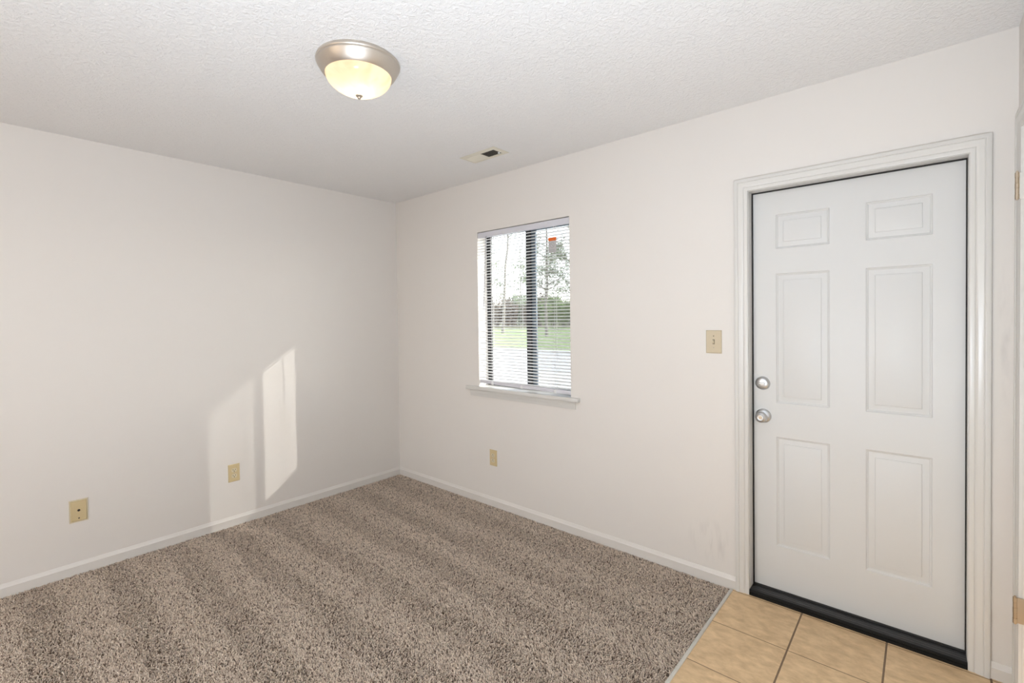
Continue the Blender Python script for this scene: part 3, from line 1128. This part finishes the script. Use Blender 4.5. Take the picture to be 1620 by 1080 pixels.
def build_carpet():
    X, Y, n, u, lay, rng = carpet()
    L = rng.uniform(0.0085, 0.0120, n)
    az = rng.normal(0, 0.75, n)
    lean = 0.55 * lay + rng.normal(0, 0.35, n)
    dirx = np.cos(az) * lean + rng.normal(0, 0.32, n)
    diry = np.sin(az) * np.abs(lean) + rng.normal(0, 0.32, n)
    dirx, diry = -dirx, diry
    z0 = -0.012
    base = np.stack([X, Y, np.full(n, z0)], 1)
    d1 = np.stack([0.45 * dirx, 0.45 * diry, np.full(n, 1.0)], 1)
    d1 /= np.linalg.norm(d1, axis=1)[:, None]
    d2 = np.stack([1.5 * dirx, 1.5 * diry, np.full(n, 0.75)], 1)
    d2 /= np.linalg.norm(d2, axis=1)[:, None]
    mid = base + d1 * (L * 0.6)[:, None]
    tip = mid + d2 * (L * 0.55)[:, None]
    r = rng.uniform(0.0018, 0.0028, n)
    ang = rng.uniform(0, 2 * PI, n)
    K = 3
    V = np.zeros((n, 2 * K + K, 3), np.float32)
    for k in range(K):
        a = ang + 2 * PI * k / K
        off = np.stack([np.cos(a), np.sin(a), np.zeros(n)], 1)
        V[:, k] = base + off * (r * 0.9)[:, None]
        a2 = a + 0.6
        off2 = np.stack([np.cos(a2), np.sin(a2), np.zeros(n)], 1)
        V[:, K + k] = mid + off2 * (r * 1.1)[:, None]
        a3 = a + 1.2
        off3 = np.stack([np.cos(a3), np.sin(a3), np.zeros(n)], 1)
        V[:, 2 * K + k] = tip + off3 * (r * 0.75)[:, None]
    lo = V.reshape(-1, 3)
    lo[:, 0] = np.clip(lo[:, 0], 0.0125, TX - 0.0128)
    lo[:, 1] = np.minimum(lo[:, 1], -0.0125)
    quads = []
    for s in (0, K):
        for k in range(K):
            l = (k + 1) % K
            quads.append((s + k, s + l, s + K + l, s + K + k))
    quads = np.array(quads)
    tri = np.array([2 * K, 2 * K + 1, 2 * K + 2])
    nv = 3 * K
    off = (np.arange(n) * nv)[:, None, None]
    Q = (quads[None] + off).reshape(n, -1)             # n x 24
    Tt = (tri[None, None] + off).reshape(n, -1)         # n x 3
    loops = np.concatenate([Q, Tt], 1).ravel().astype(np.int32)
    tot = np.tile(np.array([4] * len(quads) + [3]), n)
    starts = np.concatenate([[0], np.cumsum(tot)[:-1]]).astype(np.int32)
    me = bpy.data.meshes.new('carpet')
    me.vertices.add(n * nv)
    me.vertices.foreach_set('co', V.reshape(-1))
    me.loops.add(len(loops))
    me.loops.foreach_set('vertex_index', loops)
    me.polygons.add(len(starts))
    me.polygons.foreach_set('loop_start', starts)
    me.polygons.foreach_set('loop_total', tot.astype(np.int32))
    me.polygons.foreach_set('use_smooth', np.ones(len(starts), bool))
    # each yarn is one of four browns
    pal = np.array([(0.93, 0.80, 0.675), (0.80, 0.67, 0.555), (0.58, 0.46, 0.365), (0.20, 0.145, 0.11)], np.float32)
    pick = rng.choice(4, n, p=[0.36, 0.30, 0.22, 0.12])
    col = pal[pick] * rng.uniform(0.86, 1.14, (n, 1)).astype(np.float32)
    rgba = np.ones((n, nv, 4), np.float32)
    rgba[:, :, :3] = col[:, None, :]
    at = me.color_attributes.new('yarn', 'FLOAT_COLOR', 'POINT')
    at.data.foreach_set('color', rgba.reshape(-1))
    me.materials.append(M_carpet)
    me.update(calc_edges=True)
    me.validate()
    o = bpy.data.objects.new('carpet', me)
    COL.objects.link(o)
    tag(o, 'wall-to-wall brown and beige speckled carpet with vacuum stripes', 'carpet', kind='stuff')
    return o


build_carpet()
# carpet backing continues behind the camera
bm = bmesh.new()
box(bm, 0.012, TX - 0.0135, YF, -2.755, -0.012, 0.002)
o = struct('floor.002', bm, plain('carpet_backing', (0.33, 0.26, 0.21, 1), 0.95, noise=0.4, nscale=300))

# ------------------------------------------------------------------ outside
bm = bmesh.new()
box(bm, -3.0, W + 2, 0.80, 0.88, 2.472, 2.66)
box(bm, -3.0, W + 2, T, 0.80, 2.62, 2.66)
struct('trim_3', bm, M_ext)

GZ = -0.15


def flat(name, y0, y1, z, mat, kind='structure', x0=-60, x1=30, label=None, cat=None, th=0.1):
    b = bmesh.new()
    box(b, x0, x1, y0, y1, z - th, z)
    o = link(name, b, mat)
    o['kind'] = kind
    tag(o, label, cat)
    return o


flat('ground', -40, 120, GZ - 0.12, M_ground, x0=-120, x1=90)
flat('walkway', 0.9, 8.0, GZ, M_kerb)
flat('road', 8.1, 14.6, GZ - 0.06, M_road)
b = bmesh.new()
box(b, -60, 30, 14.6, 14.95, GZ - 0.15, GZ + 0.03, 0.02)
o = struct('kerb', b, M_kerb)


def lawn():
    b = bmesh.new()
    rnd = random.Random(4)
    n, m = 40, 14
    g = [[b.verts.new((-60 + 90 * i / n, 14.95 + 18.2 * j / m, GZ + 0.02 + 0.035 * j + 0.05 * math.sin(i * 0.7 + j) + rnd.uniform(-0.03, 0.03) if j else GZ + 0.01)) for j in range(m + 1)] for i in range(n + 1)]
    for i in range(n):
        for j in range(m):
            b.faces.new((g[i][j], g[i + 1][j], g[i + 1][j + 1], g[i][j + 1]))
    o = link('lawn', b, M_grass, None, 60)
    tag(o, 'green spring grass beyond the road outside the window', 'grass', kind='stuff')


lawn()


def limb(b, pts, r0, r1, n=7):
    rings = []
    for k, p in enumerate(pts):
        d = (pts[min(k + 1, len(pts) - 1)] - pts[max(k - 1, 0)]).normalized()
        a = d.orthogonal().normalized()
        c = d.cross(a)
        r = r0 + (r1 - r0) * k / (len(pts) - 1)
        rings.append([b.verts.new(p + (a * math.cos(2 * PI * i / n) + c * math.sin(2 * PI * i / n)) * r) for i in range(n)])
    for A, B in zip(rings[:-1], rings[1:]):
        # align start index
        best = min(range(n), key=lambda s: sum((A[i].co - B[(i + s) % n].co).length for i in range(n)))
        for i in range(n):
            j = (i + 1) % n
            b.faces.new((A[i], A[j], B[(j + best) % n], B[(i + best) % n]))
    b.faces.new(rings[0][::-1])
    b.faces.new(rings[-1])


def leaf(b, c, s, rnd):
    a = Vector((rnd.gauss(0, 1), rnd.gauss(0, 1), rnd.gauss(0, 1))).normalized()
    u = a.orthogonal().normalized() * s
    v = a.cross(u.normalized()) * s * 0.55
    b.faces.new([b.verts.new(c + q) for q in (-u, v, u, -v)])


def tree(name, label, x, y, z, h, lean, seed, leafy, spread, leafsize, mat, group='trees beyond the road', crown=0.35, thick=0.011):
    rnd = random.Random(seed)
    t = thing(name, label, 'tree', (x, y, z), group)
    b = bmesh.new()
    base = Vector((x, y, z - 0.1))
    top = base + Vector((lean[0], lean[1], h))
    N = 9
    tr = [base.lerp(top, k / N) + Vector((rnd.uniform(-.06, .06), rnd.uniform(-.06, .06), 0)) * (h / 8) for k in range(N + 1)]
    R0 = thick * h
    limb(b, tr, R0, R0 * 0.22)
    ends = []
    for k in range(int(8 + h)):
        f = rnd.uniform(crown, 0.98)
        i = min(int(f * N), N - 1)
        p = tr[i].lerp(tr[i + 1], f * N - i)
        a = rnd.uniform(0, 2 * PI)
        ln = spread * (1.15 - 0.75 * f) * rnd.uniform(0.6, 1.1)
        q1 = p + Vector((math.cos(a), math.sin(a), 0.45)) * ln * 0.5
        q2 = q1 + Vector((math.cos(a + rnd.uniform(-.6, .6)), math.sin(a + rnd.uniform(-.6, .6)), rnd.uniform(0.3, 0.9))) * ln * 0.5
        rr = R0 * (1 - f) * 0.42 + 0.012
        limb(b, [p, q1, q2], rr, rr * 0.3, 5)
        ends += [q1.lerp(q2, s) for s in (0.2, 0.6, 1.0)]
        for s in range(2):
            q3 = q1.lerp(q2, rnd.random()) + Vector((rnd.uniform(-1, 1), rnd.uniform(-1, 1), rnd.uniform(0, 1))) * ln * 0.3
            limb(b, [q1.lerp(q2, 0.3), q3], rr * 0.5, rr * 0.15, 4)
            ends.append(q3)
    link('trunk', b, M_bark, t, 60)
    b = bmesh.new()
    for e in ends:
        for k in range(leafy):
            leaf(b, e + Vector((rnd.gauss(0, 1), rnd.gauss(0, 1), rnd.gauss(0, .7))) * spread * 0.16, leafsize * rnd.uniform(0.6, 1.3), rnd)
    link('foliage', b, mat, t)
    return t


def shrub(label, x, y, z, w, h, seed, mat, nleaf, ls=0.11):
    rnd = random.Random(seed)
    t = thing('shrub', label, 'shrub', (x, y, z), 'shrubs along the wood edge')
    b = bmesh.new()
    tips = []
    for k in range(12):
        a = rnd.uniform(0, 2 * PI)
        r = w * 0.5 * rnd.uniform(0.2, 1.0)
        p0 = Vector((x + rnd.uniform(-.1, .1) * w, y + rnd.uniform(-.1, .1) * w, z - 0.15))
        p2 = Vector((x + math.cos(a) * r, y + math.sin(a) * r, z + h * rnd.uniform(0.6, 1.0)))
        p1 = p0.lerp(p2, 0.5) + Vector((math.cos(a), math.sin(a), 0)) * r * 0.15
        limb(b, [p0, p1, p2], 0.035, 0.010, 5)
        tips += [p1, p1.lerp(p2, .5), p2]
    link('stems', b, M_bark, t, 60)
    b = bmesh.new()
    for k in range(nleaf):
        e = rnd.choice(tips)
        c = e + Vector((max(-.15, min(.15, rnd.gauss(0, .10))) * w, max(-.15, min(.15, rnd.gauss(0, .10))) * w, rnd.gauss(0, .13) * h))
        c.z = max(c.z, z + 0.02)
        leaf(b, c, ls * rnd.uniform(0.6, 1.4), rnd)
    link('foliage', b, mat, t)


# direction seen through the window: x = 3.58 + k * (y + 2.54)
def at(k, y):
    return 3.58 + k * (y + 2.54)


GL = lambda y: GZ + 0.02 + 0.035 * 14 * (y - 14.95) / 18.2
tree('leaning_tree', 'tall leaning thin tree seen through the left window pane', at(-0.905, 25), 25, GL(25), 12.0, (0.75, 0.2), 3, 3, 1.5, 0.09, M_leaf2)
tree('young_tree', 'young tree left of the leaning tree behind the blind', at(-0.955, 30), 30, GL(30), 9.5, (0.3, 0), 11, 4, 1.6, 0.10, M_leaf2)
tree('leafy_tree', 'low leafy tree right of the leaning tree behind the blind', at(-0.810, 29), 29, GL(29), 6.2, (0.1, 0), 5, 8, 1.5, 0.10, M_leaf2, crown=0.35)
tree('dense_tree', 'dense leafy tree just right of the window mullion', at(-0.750, 22.5), 22.5, GL(22.5), 10, (0.2, 0), 8, 26, 1.7, 0.075, M_leaf2, crown=0.25)
tree('broad_tree', 'broad green tree near the right edge of the window', at(-0.665, 27.5), 27.5, GL(27.5), 11, (-0.2, 0), 21, 26, 1.8, 0.08, M_leaf2, crown=0.25)
tree('side_tree', 'tree beyond the left edge of the window view', at(-1.07, 26), 26, GL(26), 10, (0.2, 0), 41, 8, 1.6, 0.11, M_leaf2)
BY = 33.2
b = bmesh.new()
box(b, -90, 60, BY, 62, GZ - 0.3, GL(33))
struct('embankment', b, M_ground)
ZB = GL(33)
shr = [(-1.045, 36, M_brush, 'brown brush at the far left of the wood edge'),
       (-0.985, 37, M_brush, 'brown brush left of the young tree foot'),
       (-0.925, 36, M_brush, 'brown brush left of the leaning tree foot'),
       (-0.868, 37, M_brush, 'dark brown brush in the middle of the left pane'),
       (-0.810, 36, M_brush, 'brown brush behind the low leafy tree'),
       (-0.752, 37, M_leaf, 'bright green shrub just right of the window mullion'),
       (-0.695, 36, M_leaf, 'fresh green shrub in the middle of the right pane'),
       (-0.637, 37, M_brush, 'brown brush near the right window edge'),
       (-0.580, 36, M_leaf, 'green shrub beyond the right window edge')]
for i, (k, y, m, lab) in enumerate(shr):
    shrub(lab, at(k, y), y, ZB, 1.45, 2.3, 100 + i, m, 2200)
row2 = [(-1.01, M_brush, 'brush in the second row, far left of the window'), (-0.955, M_brush, 'brush in the second row behind the young tree'),
        (-0.897, M_brush, 'brush in the second row behind the leaning tree'), (-0.840, M_leaf2, 'dull green brush in the second row of the left pane'),
        (-0.782, M_brush, 'brush in the second row just left of the mullion'), (-0.724, M_leaf, 'green brush in the second row right of the mullion'),
        (-0.666, M_leaf2, 'dull green brush in the second row of the right pane'), (-0.609, M_brush, 'brush in the second row, far right of the window')]
for i, (k, m, lab) in enumerate(row2):
    shrub(lab, at(k, 40.5), 40.5, ZB, 1.75, 2.9, 200 + i, m, 2400, 0.13)
# the wood itself, further back: tall trees in a row
wood = [(-1.02, 'leftmost tall tree of the pale wood behind the brush'), (-0.93, 'tall wood tree behind the leaning tree'),
        (-0.84, 'tall wood tree in the middle of the left pane'), (-0.755, 'tall wood tree behind the window mullion'),
        (-0.675, 'tall wood tree in the right pane background'), (-0.60, 'rightmost tall tree of the pale wood')]
for i, (k, lab) in enumerate(wood):
    tree('wood_tree', lab, at(k, 46 + (i % 2) * 3), 46 + (i % 2) * 3, ZB, 8.5 + (i % 3), (0.2, 0), 60 + i, 9, 1.9, 0.13, M_leaf2, 'trees of the wood', 0.12)


# the wood behind everything: a countless mass of undergrowth closing the view
def woodland():
    rnd = random.Random(77)
    b = bmesh.new()
    for k in range(15000):
        x = rnd.uniform(-62, 26)
        y = rnd.uniform(55.5, 60)
        top = 3.0 + 1.1 * math.sin(x * 0.37) + 0.7 * math.sin(x * 0.93 + 1.0)
        z = ZB + top * (1 - abs(rnd.gauss(0, 0.42)))
        leaf(b, Vector((x, y, max(z, ZB + 0.1))), rnd.uniform(0.16, 0.42), rnd)
    o = link('woodland', b, M_leaf2)
    tag(o, 'pale green undergrowth of the wood far behind the window blind', 'undergrowth', kind='stuff')


woodland()
